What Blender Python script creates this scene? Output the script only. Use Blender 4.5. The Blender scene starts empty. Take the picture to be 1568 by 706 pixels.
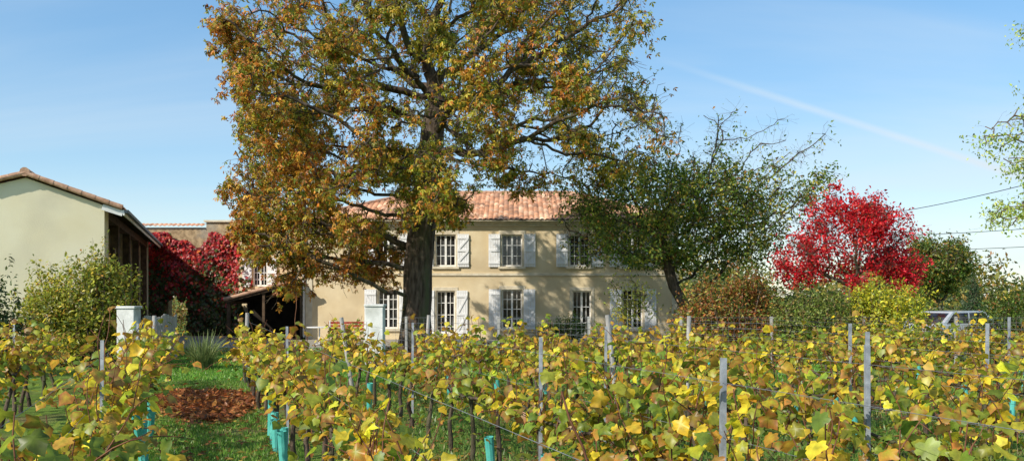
import bpy, math, random
import numpy as np
from mathutils import Vector
rng=np.random.default_rng(7); random.seed(7)
S=bpy.context.scene
col=S.collection
# ---------------- helpers
def empty(name,loc=(0,0,0),rz=0):
    o=bpy.data.objects.new(name,None); o.location=loc; o.rotation_euler=(0,0,rz); o.empty_display_size=.3
    col.objects.link(o); return o
def np_mesh(name,V,F,mat,parent=None,cols=None,smooth=False):
    V=np.asarray(V,dtype=np.float32); F=np.asarray(F,dtype=np.int32)
    me=bpy.data.meshes.new(name)
    me.vertices.add(len(V)); me.vertices.foreach_set('co',V.ravel())
    k=F.shape[1]; me.loops.add(F.size); me.loops.foreach_set('vertex_index',F.ravel())
    me.polygons.add(len(F)); me.polygons.foreach_set('loop_start',np.arange(0,F.size,k,dtype=np.int32))
    me.polygons.foreach_set('loop_total',np.full(len(F),k,dtype=np.int32))
    if smooth: me.polygons.foreach_set('use_smooth',np.ones(len(F),dtype=bool))
    me.update(calc_edges=True)
    if cols is not None:
        a=me.color_attributes.new('Col','FLOAT_COLOR','POINT')
        c=np.ones((len(V),4),dtype=np.float32); c[:,:3]=cols; a.data.foreach_set('color',c.ravel())
    me.materials.append(mat)
    o=bpy.data.objects.new(name,me); col.objects.link(o)
    if parent: o.parent=parent
    return o
class B:
    def __init__(s): s.v=[]; s.f=[]
    def poly(s,pts):
        n=len(s.v); s.v+= [tuple(p) for p in pts]; s.f.append(tuple(range(n,n+len(pts))))
    def box(s,x0,x1,y0,y1,z0,z1):
        n=len(s.v)
        s.v+=[(x0,y0,z0),(x1,y0,z0),(x1,y1,z0),(x0,y1,z0),(x0,y0,z1),(x1,y0,z1),(x1,y1,z1),(x0,y1,z1)]
        for f in ((0,3,2,1),(4,5,6,7),(0,1,5,4),(1,2,6,5),(2,3,7,6),(3,0,4,7)): s.f.append(tuple(n+i for i in f))
    def bar(s,p,q,w,h=None,up=(0,0,1)):
        h=h or w; p=Vector(p);q=Vector(q); d=(q-p).normalized(); u=Vector(up)
        if abs(d.dot(u))>.95: u=Vector((0,1,0))
        a=d.cross(u).normalized()*w/2; b=a.cross(d).normalized()*h/2
        n=len(s.v)
        for c in (p,q): s.v+=[tuple(c+a+b),tuple(c-a+b),tuple(c-a-b),tuple(c+a-b)]
        for f in ((0,1,2,3),(7,6,5,4),(0,4,5,1),(1,5,6,2),(2,6,7,3),(3,7,4,0)): s.f.append(tuple(n+i for i in f))
    def cyl(s,p,q,r,r2=None,n=12):
        r2=r if r2 is None else r2; p=Vector(p);q=Vector(q); d=(q-p).normalized(); u=Vector((0,0,1))
        if abs(d.z)>.95: u=Vector((1,0,0))
        a=d.cross(u).normalized(); b=a.cross(d); k=len(s.v)
        for c,rr in ((p,r),(q,r2)):
            for i in range(n):
                t=2*math.pi*i/n; s.v.append(tuple(c+a*rr*math.cos(t)+b*rr*math.sin(t)))
        for i in range(n):
            j=(i+1)%n; s.f.append((k+i,k+j,k+n+j,k+n+i))
        s.f.append(tuple(k+i for i in range(n))[::-1]); s.f.append(tuple(k+n+i for i in range(n)))
    def build(s,name,mat,parent=None,bevel=0):
        me=bpy.data.meshes.new(name); me.from_pydata(s.v,[],s.f); me.update(); me.materials.append(mat)
        o=bpy.data.objects.new(name,me); col.objects.link(o)
        if parent: o.parent=parent
        if bevel:
            m=o.modifiers.new('b','BEVEL'); m.width=bevel; m.segments=2; m.limit_method='ANGLE'
        return o
# ---------------- materials
def newmat(name):
    m=bpy.data.materials.new(name); m.use_nodes=True; nt=m.node_tree; nt.nodes.clear()
    out=nt.nodes.new('ShaderNodeOutputMaterial'); return m,nt,out
def noisemat(name,c1,c2,scale=3,rough=.85,bump=.2,c3=None,scale3=.4,detail=8,stretch=(1,1,1),bscale=None,spec=.2,lo=.35,hi=.65):
    m,nt,out=newmat(name); N=nt.nodes.new; L=nt.links.new
    b=N('ShaderNodeBsdfPrincipled'); b.inputs['Roughness'].default_value=rough; b.inputs['Specular IOR Level'].default_value=spec
    tc=N('ShaderNodeTexCoord'); mp=N('ShaderNodeMapping'); mp.inputs['Scale'].default_value=stretch
    L(tc.outputs['Object'],mp.inputs['Vector'])
    n=N('ShaderNodeTexNoise'); n.inputs['Scale'].default_value=scale; n.inputs['Detail'].default_value=detail; L(mp.outputs[0],n.inputs['Vector'])
    r=N('ShaderNodeValToRGB'); r.color_ramp.elements[0].position=lo; r.color_ramp.elements[1].position=hi
    r.color_ramp.elements[0].color=(*c1,1); r.color_ramp.elements[1].color=(*c2,1); L(n.outputs['Fac'],r.inputs['Fac'])
    src=r.outputs['Color']
    if c3:
        n3=N('ShaderNodeTexNoise'); n3.inputs['Scale'].default_value=scale3; n3.inputs['Detail'].default_value=6; L(mp.outputs[0],n3.inputs['Vector'])
        mr=N('ShaderNodeMapRange'); mr.inputs[1].default_value=.5; mr.inputs[2].default_value=.7; L(n3.outputs['Fac'],mr.inputs[0])
        mx=N('ShaderNodeMixRGB'); L(mr.outputs[0],mx.inputs[0]); L(src,mx.inputs[1]); mx.inputs[2].default_value=(*c3,1); src=mx.outputs[0]
    L(src,b.inputs['Base Color'])
    if bump:
        n2=N('ShaderNodeTexNoise'); n2.inputs['Scale'].default_value=bscale or scale*6; n2.inputs['Detail'].default_value=6; L(mp.outputs[0],n2.inputs['Vector'])
        bp=N('ShaderNodeBump'); bp.inputs['Strength'].default_value=bump; bp.inputs['Distance'].default_value=.03; L(n2.outputs['Fac'],bp.inputs['Height']); L(bp.outputs[0],b.inputs['Normal'])
    L(b.outputs[0],out.inputs[0]); return m
def leafmat(name,trans=.4,gloss=.06):
    m,nt,out=newmat(name); N=nt.nodes.new; L=nt.links.new
    a=N('ShaderNodeAttribute'); a.attribute_name='Col'
    tc=N('ShaderNodeTexCoord'); n=N('ShaderNodeTexNoise'); n.inputs['Scale'].default_value=22; n.inputs['Detail'].default_value=4; L(tc.outputs['Object'],n.inputs['Vector'])
    mr=N('ShaderNodeMapRange'); mr.inputs[1].default_value=.3; mr.inputs[2].default_value=.7; mr.inputs[3].default_value=.65; mr.inputs[4].default_value=1.3; L(n.outputs['Fac'],mr.inputs[0])
    mx=N('ShaderNodeVectorMath'); mx.operation='SCALE'; L(a.outputs['Color'],mx.inputs[0]); L(mr.outputs[0],mx.inputs['Scale'])
    d=N('ShaderNodeBsdfDiffuse'); t=N('ShaderNodeBsdfTranslucent'); g=N('ShaderNodeBsdfGlossy'); g.inputs['Roughness'].default_value=.42
    L(mx.outputs[0],d.inputs[0]); 
    sc=N('ShaderNodeVectorMath'); sc.operation='SCALE'; sc.inputs['Scale'].default_value=1.35; L(mx.outputs[0],sc.inputs[0]); L(sc.outputs[0],t.inputs[0])
    m1=N('ShaderNodeMixShader'); m1.inputs[0].default_value=trans; L(d.outputs[0],m1.inputs[1]); L(t.outputs[0],m1.inputs[2])
    m2=N('ShaderNodeMixShader'); m2.inputs[0].default_value=gloss; L(m1.outputs[0],m2.inputs[1]); L(g.outputs[0],m2.inputs[2])
    L(m2.outputs[0],out.inputs[0]); return m
def attrmat(name,rough=.85):
    m,nt,out=newmat(name); N=nt.nodes.new; L=nt.links.new
    a=N('ShaderNodeAttribute'); a.attribute_name='Col'
    tc=N('ShaderNodeTexCoord'); n=N('ShaderNodeTexNoise'); n.inputs['Scale'].default_value=6; n.inputs['Detail'].default_value=8; L(tc.outputs['Object'],n.inputs['Vector'])
    mr=N('ShaderNodeMapRange'); mr.inputs[1].default_value=.3; mr.inputs[2].default_value=.7; mr.inputs[3].default_value=.65; mr.inputs[4].default_value=1.25; L(n.outputs['Fac'],mr.inputs[0])
    mx=N('ShaderNodeVectorMath'); mx.operation='SCALE'; L(a.outputs['Color'],mx.inputs[0]); L(mr.outputs[0],mx.inputs['Scale'])
    b=N('ShaderNodeBsdfPrincipled'); b.inputs['Roughness'].default_value=rough; b.inputs['Specular IOR Level'].default_value=.2
    L(mx.outputs[0],b.inputs['Base Color']); L(b.outputs[0],out.inputs[0]); return m
M_leaf=leafmat('leaf',.42,.03); M_leafv=leafmat('vine_leaf',.42,.03); M_tile=attrmat('roman_tile')
M_bark=noisemat('bark',(.04,.028,.02),(.16,.12,.09),scale=9,bump=.9,stretch=(1,1,.25),c3=(.10,.11,.055),scale3=2)
M_twig=noisemat('twig',(.09,.065,.045),(.20,.15,.11),scale=8,bump=0)
M_cane=noisemat('vine_cane',(.11,.04,.025),(.24,.11,.06),scale=8,bump=0)
M_plaster=noisemat('house_plaster',(.68,.54,.33),(.78,.65,.43),scale=1.2,bump=.25,c3=(.58,.46,.29),scale3=.5,bscale=30)
M_barn=noisemat('barn_plaster',(.76,.68,.46),(.82,.76,.56),scale=.7,bump=.15,c3=(.66,.60,.44),scale3=.45,bscale=25)
M_trim=noisemat('stone_trim',(.60,.52,.38),(.74,.66,.51),scale=4,bump=.2)
M_stone=noisemat('rubble_stone',(.26,.18,.10),(.52,.38,.22),scale=5,bump=.8,c3=(.36,.31,.24),scale3=1.2)
M_white=noisemat('white_paint',(.78,.77,.75),(.85,.85,.83),scale=3,rough=.5,bump=.05)
M_shut=noisemat('shutter_paint',(.78,.78,.78),(.85,.85,.85),scale=4,rough=.5,bump=.05)
M_pillar=noisemat('white_render',(.66,.66,.64),(.82,.82,.80),scale=4,bump=.2,c3=(.46,.47,.43),scale3=1.5)
M_dark=noisemat('interior_shade',(.02,.017,.014),(.05,.04,.03),scale=2,bump=0)  # near-black colour standing in for the shade of interiors
M_wood=noisemat('grey_wood',(.30,.29,.28),(.50,.48,.46),scale=6,bump=.4,stretch=(3,3,.3))
M_woodb=noisemat('brown_beam',(.07,.045,.03),(.15,.10,.06),scale=6,bump=.4)
M_metal=noisemat('galvanised_steel',(.20,.22,.25),(.36,.39,.43),scale=12,rough=.5,bump=.1,spec=.4)
M_wire=noisemat('wire_steel',(.14,.15,.16),(.22,.23,.25),scale=12,rough=.6,bump=0)
M_tube=noisemat('teal_plastic',(.07,.40,.36),(.13,.52,.46),scale=5,rough=.4,bump=.1)
M_gravel=noisemat('gravel',(.22,.20,.17),(.44,.40,.33),scale=30,bump=.4)
M_red=noisemat('red_paint',(.35,.05,.04),(.5,.10,.07),scale=5,bump=0)
def glass():
    m,nt,out=newmat('window_glass'); N=nt.nodes.new; L=nt.links.new
    b=N('ShaderNodeBsdfPrincipled'); b.inputs['Roughness'].default_value=.06
    tc=N('ShaderNodeTexCoord'); n=N('ShaderNodeTexNoise'); n.inputs['Scale'].default_value=1.7; L(tc.outputs['Object'],n.inputs['Vector'])
    r=N('ShaderNodeValToRGB'); r.color_ramp.elements[0].position=.45; r.color_ramp.elements[1].position=.7
    r.color_ramp.elements[0].color=(.012,.012,.014,1); r.color_ramp.elements[1].color=(.09,.09,.09,1)
    L(n.outputs['Fac'],r.inputs[0]); L(r.outputs[0],b.inputs['Base Color']); L(b.outputs[0],out.inputs[0]); return m
M_glass=glass()
def carpaint():
    m,nt,out=newmat('car_paint'); b=nt.nodes.new('ShaderNodeBsdfPrincipled'); b.inputs['Base Color'].default_value=(.62,.65,.68,1)
    b.inputs['Metallic'].default_value=.3; b.inputs['Roughness'].default_value=.3; b.inputs['Coat Weight'].default_value=.6
    nt.links.new(b.outputs[0],out.inputs[0]); return m
M_car=carpaint()
M_rubber=noisemat('rubber',(.015,.015,.015),(.03,.03,.03),scale=8,bump=0)
# ---------------- ground
def groundmat():
    m,nt,out=newmat('ground_grass'); N=nt.nodes.new; L=nt.links.new
    b=N('ShaderNodeBsdfPrincipled'); b.inputs['Roughness'].default_value=.95; b.inputs['Specular IOR Level'].default_value=.1
    tc=N('ShaderNodeTexCoord')
    def noise(s,d=6):
        n=N('ShaderNodeTexNoise'); n.inputs['Scale'].default_value=s; n.inputs['Detail'].default_value=d; L(tc.outputs['Object'],n.inputs['Vector']); return n
    n1=noise(1.3,10); r=N('ShaderNodeValToRGB'); r.color_ramp.elements[0].position=.3; r.color_ramp.elements[1].position=.7
    r.color_ramp.elements[0].color=(.07,.12,.02,1); r.color_ramp.elements[1].color=(.18,.27,.045,1); L(n1.outputs['Fac'],r.inputs[0])
    n2=noise(.9,12); mr=N('ShaderNodeMapRange'); mr.inputs[1].default_value=.5; mr.inputs[2].default_value=.66; L(n2.outputs['Fac'],mr.inputs[0])
    sp=N('ShaderNodeSeparateXYZ'); L(tc.outputs['Object'],sp.inputs[0]); m2=N('ShaderNodeMapRange'); m2.inputs[1].default_value=13; m2.inputs[2].default_value=20; m2.inputs[3].default_value=.85; m2.inputs[4].default_value=.12; L(sp.outputs['Y'],m2.inputs[0])
    mu=N('ShaderNodeMath'); mu.operation='MULTIPLY'; L(mr.outputs[0],mu.inputs[0]); L(m2.outputs[0],mu.inputs[1])
    n3=noise(14,6); r3=N('ShaderNodeValToRGB'); r3.color_ramp.elements[0].color=(.09,.06,.03,1); r3.color_ramp.elements[1].color=(.28,.20,.11,1); L(n3.outputs['Fac'],r3.inputs[0])
    mx=N('ShaderNodeMixRGB'); L(mu.outputs[0],mx.inputs[0]); L(r.outputs[0],mx.inputs[1]); L(r3.outputs[0],mx.inputs[2]); L(mx.outputs[0],b.inputs['Base Color'])
    nb=noise(40,4); bp=N('ShaderNodeBump'); bp.inputs['Strength'].default_value=.7; bp.inputs['Distance'].default_value=.05; L(nb.outputs['Fac'],bp.inputs['Height']); L(bp.outputs[0],b.inputs['Normal'])
    L(b.outputs[0],out.inputs[0]); return m
M_ground=groundmat()
g=B(); g.poly([(-1500,-300,0),(1500,-300,0),(1500,3000,0),(-1500,3000,0)]); g.build('ground',M_ground)
g=B(); g.poly([(-17.5,32.5,.004),(-8.6,31,.004),(8,38,.004),(8,40,.004),(-9.3,40,.004),(-9.5,44,.004),(-18,44,.004)]); g.build('gravel_yard',M_gravel)

# ---------------- leaves
def unit(a): return a/np.maximum(np.linalg.norm(a,axis=-1,keepdims=True),1e-9)
def rnd(n): return unit(rng.normal(size=(n,3)))
half=[(-.12,.18),(-.10,.40),(.10,.42),(.16,.56),(.38,.52),(.44,.36),(.62,.38),(.80,.22)]
vl=[(.28,0,.04),(.03,0,0)]+[(x,y,-.45*y*y+.07*math.sin(9*x+5*y)) for x,y in half]+[(1,0,-.16)]+[(x,-y,-.45*y*y+.07*math.sin(7*x-6*y)) for x,y in half[::-1]]
T_vine=(np.array(vl),np.array([(0,i,i+1 if i+1<len(vl) else 1) for i in range(1,len(vl))]),np.array([0]+[1]*(len(vl)-1),float))
T_vine[2][1]=.3
vf=[(.3,0,.04),(.0,0,0),(-.05,.38,-.06),(.35,.5,-.1),(.6,.3,-.02),(1,0,-.1),(.6,-.3,-.02),(.35,-.5,-.1),(-.05,-.38,-.06)]
T_vinef=(np.array(vf),np.array([(0,i,i+1 if i+1<len(vf) else 1) for i in range(1,len(vf))]),np.array([0]+[1]*8,float))
T_kite=(np.array([(0,0,0),(.45,.26,.05),(1,0,-.12),(.5,-.26,.05)]),np.array([(0,1,2),(0,2,3)]),np.array([0,.5,1,.5]))
pv=[];pf=[];pw=[]
for a,l in ((-58,.75),(0,1),(52,.8)):
    a=math.radians(a); c,s_=math.cos(a),math.sin(a); k=len(pv)
    for x,y,z in ((0,0,0),(.6,.2,.02),(1,0,-.22),(.6,-.2,.02)):
        x*=l;y*=l; pv.append((x*c-y*s_,x*s_+y*c,z*l)); 
    pw+= [0,.5,1,.5]; pf+=[(k,k+1,k+2),(k,k+2,k+3)]
T_palm=(np.array(pv),np.array(pf),np.array(pw))
def make_leaves(name,C,size,tip,nrm,T,cin,cout,mat,parent=None):
    V,F,w=T; n=len(C); K=len(V)
    x=unit(tip); z=unit(nrm-(nrm*x).sum(1,keepdims=True)*x); y=np.cross(z,x)
    curl=rng.uniform(.2,2.4,n)[:,None,None]
    P=C[:,None,:]+size[:,None,None]*(V[None,:,0:1]*x[:,None,:]+V[None,:,1:2]*y[:,None,:]+curl*V[None,:,2:3]*z[:,None,:])
    Fi=(F[None]+ (np.arange(n)*K)[:,None,None]).reshape(-1,3)
    c=cin[:,None,:]*(1-w)[None,:,None]+cout[:,None,:]*w[None,:,None]
    return np_mesh(name,P.reshape(-1,3),Fi,mat,parent,c.reshape(-1,3))
def palette(n,cols,wts,jit=.25,gain=1.0):
    cols=np.array(cols)*gain; w=np.array(wts,float); w/=w.sum()
    i=rng.choice(len(cols),size=n,p=w); c=cols[i]*np.exp(rng.normal(0,jit,size=(n,1)))
    return np.clip(c*(1+rng.normal(0,.07,size=(n,3))),0,.95)
def tubes(name,P0,P1,R0,R1,k,mat,parent=None):
    P0=np.asarray(P0,float);P1=np.asarray(P1,float);R0=np.asarray(R0,float);R1=np.asarray(R1,float)
    d=unit(P1-P0); u=np.where(np.abs(d[:,2:3])>.9,np.array([[1.,0,0]]),np.array([[0,0,1.]])); a=unit(np.cross(d,u)); b=np.cross(a,d)
    t=np.arange(k)*2*np.pi/k; ring=np.cos(t)[None,:,None]*a[:,None,:]+np.sin(t)[None,:,None]*b[:,None,:]
    V=np.concatenate([P0[:,None]+ring*R0[:,None,None],P1[:,None]+ring*R1[:,None,None]],axis=1)
    base=(np.arange(len(P0))*2*k)[:,None]; i=np.arange(k)[None]; j=(i+1)%k
    F=np.stack([base+i,base+j,base+k+j,base+k+i],axis=2).reshape(-1,4)
    return np_mesh(name,V.reshape(-1,3),F,mat,parent,smooth=True)
def colonize(chain,A,di,dk,step,iters=150,up=0.0,jit=.12):
    nodes=[np.array(p,float) for p in chain]; par=[-1]+list(range(len(chain)-1))
    A=np.array(A,float); nn=np.array(nodes); D=np.linalg.norm(A[:,None]-nn[None],axis=2); idx=D.argmin(1); dist=D.min(1)
    alive=np.ones(len(A),bool); used={}
    for it in range(iters):
        act=np.where(alive&(dist<di))[0]
        if len(act)==0:
            if alive.sum()<5: break
            di*=1.5
            if di>30: break
            continue
        arr=np.array(nodes); v=unit(A[act]-arr[idx[act]]); ids,inv=np.unique(idx[act],return_inverse=True)
        s=np.zeros((len(ids),3)); np.add.at(s,inv,v); s=unit(s)
        s=unit(s+rng.normal(0,jit,size=s.shape)+np.array([0,0,up])); new=[];
        for k_,i in enumerate(ids):
            c=used.get(i,0)
            if c>=4: continue
            used[i]=c+1; new.append(nodes[i]+s[k_]*step); par.append(int(i))
        if not new:
            alive[act]=False; continue
        st=len(nodes); nodes+=new; nw=np.array(new)
        D=np.linalg.norm(A[:,None]-nw[None],axis=2); m=D.min(1); a_=D.argmin(1); up_=m<dist; dist[up_]=m[up_]; idx[up_]=a_[up_]+st
        alive&=dist>dk
    return np.array(nodes),np.array(par)
def radii(par,tip,e,nch=None):
    n=len(par); acc=np.zeros(n); r=np.zeros(n)
    for i in range(n-1,-1,-1):
        r[i]=tip if acc[i]==0 else acc[i]**(1/e)
        if par[i]>=0: acc[par[i]]+=r[i]**e
    return r
def wood(name,nodes,par,r,mat,parent,k=6,rmax=9):
    i=np.arange(1,len(nodes)); p=par[1:]; r0=np.minimum(r[p],r[i]*1.35)
    return tubes(name,nodes[p],nodes[i]+ (nodes[i]-nodes[p])*.06,np.minimum(r0,rmax),r[i],k,mat,parent)
def twigs(nodes,idx,n,length,r,drop=0.3):
    i=rng.choice(idx,n); p=nodes[i]; d=unit(rnd(n)+np.array([0,0,-drop])); m=p+d*length*rng.uniform(.4,1,(n,1)); 
    d2=unit(d+rnd(n)*.6+np.array([0,0,-drop])); q=m+d2*length*.6
    return p,m,q

# ---------------- chestnut tree
def inside(P,c,r,e=2.5): return (np.abs((P-c)/r)**e).sum(1)<1
tree=empty('horse_chestnut_tree')
c=np.array([-2.2,29.6,8.6]); r=np.array([7.1,5.2,6.9])
def floor_z(x,y):
    z=np.where(x<-7.4,3.4+(-7.4-x)*.7,np.where(x<-4.2,2.3,np.where(x<-1.7,4.5,np.where(x<2.2,5.9,5.6+(x-2.2)*.35))))
    return z
cl=rng.uniform(-1,1,(1400,3))*r+c; cl=cl[inside(cl,c,r,2.9)]
q=((np.abs((cl-c)/r))**2.9).sum(1); cl=cl[(q>.12)|(rng.random(len(cl))<.3)]
cl=cl[cl[:,2]>floor_z(cl[:,0],cl[:,1])+.3]
sel=rng.choice(len(cl),112,replace=False); cl=cl[sel]
ex=np.array([(-8.6,29.5,5.0),(-8.2,29,4.2),(-7.5,29,3.4),(-6.6,28.5,2.8),(-5.6,28.5,3.0),(-6.2,29.5,3.6),(-8.7,30,6.2),(-8.1,28.5,5.6),(-5.0,28.8,3.6),(-6.9,30.5,4.2),(-1.9,28.6,4.8),
 (-8.7,30.5,7.2),(-8.5,29.2,8.2),(-8.3,31,5.2),(-7.8,30.2,4.4),(-7.5,28.3,6.6),(-7.2,29.6,5.3),(-6.4,27.9,4.6),(-8.6,29.6,9.3),(-8.4,30.6,10.4),(-7.0,31.3,3.4),(-8.1,29.8,6.9)])
A=(cl[:,None]+rng.normal(0,.58,(len(cl),20,3))).reshape(-1,3)
A=np.concatenate([A,(ex[:,None]+rng.normal(0,.42,(len(ex),24,3))).reshape(-1,3)])
A=np.concatenate([A,(lambda P:P[inside(P,c,r,2.8)])(rng.uniform(-1,1,(450,3))*r+c)])
ok=(inside(A,c,r*1.06,2.9)|((A[:,0]<-6)&(A[:,0]>-9.3)&(A[:,2]<11)&(np.abs(A[:,1]-30)<3)))
A=A[ok&(A[:,2]>floor_z(A[:,0],A[:,1])-.5)&~((A[:,2]<4.5)&(np.hypot(A[:,0]+3.2,A[:,1]-30)<1.5))]
chain=[(-3.25,30,-.1),(-3.27,30,.5),(-3.25,30.02,1.2),(-3.2,30,2),(-3.2,30,2.8),(-3.12,30,3.6),(-3.05,30,4.3),(-2.95,30.05,5.0),(-2.85,30,5.8),(-2.75,30,6.6),(-2.7,30,7.5),(-2.55,30,8.4)]
nodes,par=colonize(chain,A,3.2,.42,.30,140,up=0.0,jit=.22)
rr=radii(par,.010,2.02); rr*= .50/rr[3]; rr=np.maximum(rr,.009); rr[0]=.72; rr[1]=.58
wood('trunk_and_limbs',nodes,par,rr,M_bark,tree,k=9)
thin=np.where(rr<.035)[0]
NT=9000
p,m,q=twigs(nodes,thin,NT,.42,.006)
tubes('twigs',np.concatenate([p,m]),np.concatenate([m,q]),np.full(2*NT,.008),np.full(2*NT,.004),3,M_twig,tree)
N=70000
lf0=np.sin(p[:,0]*1.9+p[:,2]*1.3)+np.sin(p[:,1]*2.1-p[:,2]*1.7+1)+rng.normal(0,.5,NT)
wt=np.clip(.50+.45*lf0,.05,1.6)*np.where(p[:,0]>2.2,.5,1.0)*np.where(p[:,2]>11,.75,1)*np.where(p[:,0]<-6.5,1.2,1); ti=rng.choice(NT,N,p=wt/wt.sum()); f=rng.random((N,1)); C=m[ti]*(1-f)+q[ti]*f+rng.normal(0,.09,(N,3))
C=C[(C[:,2]>floor_z(C[:,0],C[:,1])-np.where(C[:,0]>-1.7,.45,.9)-rng.exponential(.25,len(C)))]; n=len(C)
lf=np.sin(C[:,0]*1.1+1)+np.sin(C[:,1]*1.3+C[:,2]*.9)+np.sin(C[:,2]*1.5-C[:,0]*.7)+rng.normal(0,1.2,n)
out=((np.abs((C-c)/r))**2).sum(1)*1.9-2.55-(C[:,0]+2)*.12
pr=1/(1+np.exp(-(lf*.6+out)))
rust=palette(n,[(.46,.19,.03),(.56,.29,.04),(.30,.11,.025),(.62,.40,.06)],[4,3.4,1.4,2])
oliv=palette(n,[(.33,.33,.035),(.18,.25,.03),(.52,.45,.05),(.11,.13,.025)],[4,4,3,1])
cc=np.where((rng.random(n)<pr)[:,None],rust,oliv)
tip=rnd(n)*.8+np.array([0,0,-.75]); nr=rnd(n)*.8+np.array([-.35,-.5,.5])
make_leaves('foliage',C,rng.uniform(.085,.18,n),tip,nr,T_palm,cc,cc*np.array([1.1,.9,.8]),M_leaf,tree)

# ---------------- generic tree
def gtree(name,chain,attr,di,dk,step,tipr,trunk,nleaf,lsize,pal,wts,bark=M_bark,leafmask=None,hang=.3,tw=0,twl=.3,k=6,T=T_kite,spread=.12,up=0,thinr=.03,jit=.2,clump=0,gain=1.35):
    e=empty(name); nd,pa=colonize(chain,attr,di,dk,step,120,up=up,jit=jit); r_=radii(pa,tipr,2.05); r_*=trunk/r_[1]; r_=np.maximum(r_,tipr*.6)
    wood('trunk_and_branches',nd,pa,r_,bark,e,k=k)
    th=np.where(r_<thinr)[0]
    if len(th)<5: th=np.arange(len(nd)//2,len(nd))
    p,m,q=twigs(nd,th,tw,twl,.004,drop=hang*.5); tubes('twigs',np.concatenate([p,m]),np.concatenate([m,q]),np.full(2*tw,tipr*.8),np.full(2*tw,tipr*.5),3,M_twig,e)
    w=np.ones(tw)
    if clump: w=np.clip(.6+clump*(np.sin(p[:,0]*2.9+p[:,2]*2.3)+np.sin(p[:,1]*3.1-p[:,2]*2.7+1)),.03,3)
    i=rng.choice(tw,nleaf,p=w/w.sum()); f=rng.random((nleaf,1)); C=m[i]*(1-f)+q[i]*f+rng.normal(0,spread,(nleaf,3))
    if leafmask is not None: C=C[leafmask(C)]
    C=C[C[:,2]>.15]
    n=len(C); cc=palette(n,pal,wts,gain=gain)
    make_leaves('foliage',C,rng.uniform(lsize*.65,lsize*1.3,n),rnd(n)+np.array([0,0,-hang]),rnd(n)*.8+np.array([-.2,-.3,.5]),T,cc,cc*.9,M_leaf,e)
    return e
def ell(n,c,r,zmin=None,e=2.2):
    P=rng.uniform(-1,1,(n,3))*np.array(r)+np.array(c); P=P[inside(P,np.array(c),np.array(r),e)]
    return P if zmin is None else P[P[:,2]>zmin]
A=np.concatenate([ell(1300,(6.0,34,4.9),(4.4,3.0,2.4),2.7),ell(420,(7.4,34,6.6),(5.2,3,2.9),3)])
A=A[(A[:,2]>3.2)|(A[:,0]>6.9)]
def msk(C):
    z=C[:,2]; pr=np.clip(1.1-(z-5.8)/1.8,.09,1); pr=np.where(C[:,0]>9.5,pr*.7,pr); pr=np.where((C[:,0]<6.6)&(z<3.0),pr*.12,pr); pr=np.where((C[:,0]<3.0),pr*.6,pr); return rng.random(len(C))<pr
gtree('cherry_tree',[(7.2,34,-.1),(7.0,34,.8),(6.6,34,1.6),(6.2,34,2.3),(6.0,34,3.0),(5.9,34,3.7)],A,2.2,.34,.24,.005,.22,38000,.14,
  [(.08,.13,.02),(.13,.19,.03),(.26,.26,.04),(.26,.13,.03),(.48,.42,.06)],[4,4,2.2,.8,1.3],leafmask=msk,tw=4200,twl=.45,up=.05,clump=.45)
A=np.concatenate([ell(130,(11.85+dx,31+dy,z),(rx,rx,rz)) for dx,dy,z,rx,rz in ((0,0,3.4,1.3,1.2),(-1.5,0,3.5,1.0,.8),(1.4,.2,3.3,1.1,.7),(.5,-.5,4.6,.8,.6),(-.8,.3,4.6,.8,.5),(1.8,0,4.1,.5,.4),(-1.9,.2,2.7,.5,.4),(1.9,.2,2.6,.5,.4))])
A=np.concatenate([A,np.array([(10.3,31,5.3),(12.9,31,5.3),(14.3,31,4.3),(14.6,31,3.1),(11.4,31,5.7),(9.4,31,4.2),(9.3,31,3.3),(11.9,31,5.6),(13.6,31,5.0)])])
gtree('red_maple_tree',[(11.9,31,-.1),(11.9,31,.6),(11.85,31,1.2),(11.8,31,1.8)],A,1.6,.24,.17,.005,.11,13500,.125,
  [(.66,.015,.03),(.80,.05,.055),(.40,.01,.025),(.74,.12,.06)],[5,3.5,2,1],tw=2100,twl=.32,up=.05,hang=.2,spread=.08,clump=.35,gain=1.0)
gtree('linden_tree',[(20.3,42,-.1),(20.3,42,.8),(20.3,42,1.6)],np.concatenate([ell(300,(20.3,42,3.5),(1.45,1.4,1.4)),ell(120,(19.5,42,2.5),(.9,1,.8))]),1.6,.26,.2,.006,.12,11000,.15,
  [(.07,.12,.02),(.13,.16,.025),(.26,.21,.03),(.30,.15,.03)],[5,4,1.8,.7],tw=1400,twl=.3,clump=.35)
A=np.concatenate([ell(120,(10.9,18,4.9),(1.5,1.5,.75)),ell(80,(10.5,18,3.7),(1.1,1.2,.5)),ell(60,(11.5,18,7.4),(1.2,1.2,.6)),ell(60,(10.6,18.3,5.6),(.8,1,.5)),ell(250,(13.2,18,6),(2.3,2,2.6))])
gtree('acacia_tree',[(12.9,18,-.1),(12.9,18,1.0),(12.8,18,2.0),(12.7,18,3.0),(12.7,18,4)],A,2.2,.25,.18,.0028,.11,13000,.08,
  [(.28,.36,.07),(.44,.48,.12),(.18,.24,.05)],[4,3,1.5],bark=M_twig,tw=1300,twl=.3,hang=.5,spread=.07,clump=.4,gain=1.4)
gtree('yellow_sapling',[(3.9,29.5,0),(3.9,29.5,.5),(3.9,29.5,1.0)],ell(100,(3.9,29.5,1.9),(.8,.7,.85)),1.3,.2,.15,.004,.03,800,.10,
  [(.45,.38,.06),(.30,.32,.06),(.20,.22,.04)],[4,3,2],tw=300,twl=.25)

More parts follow.
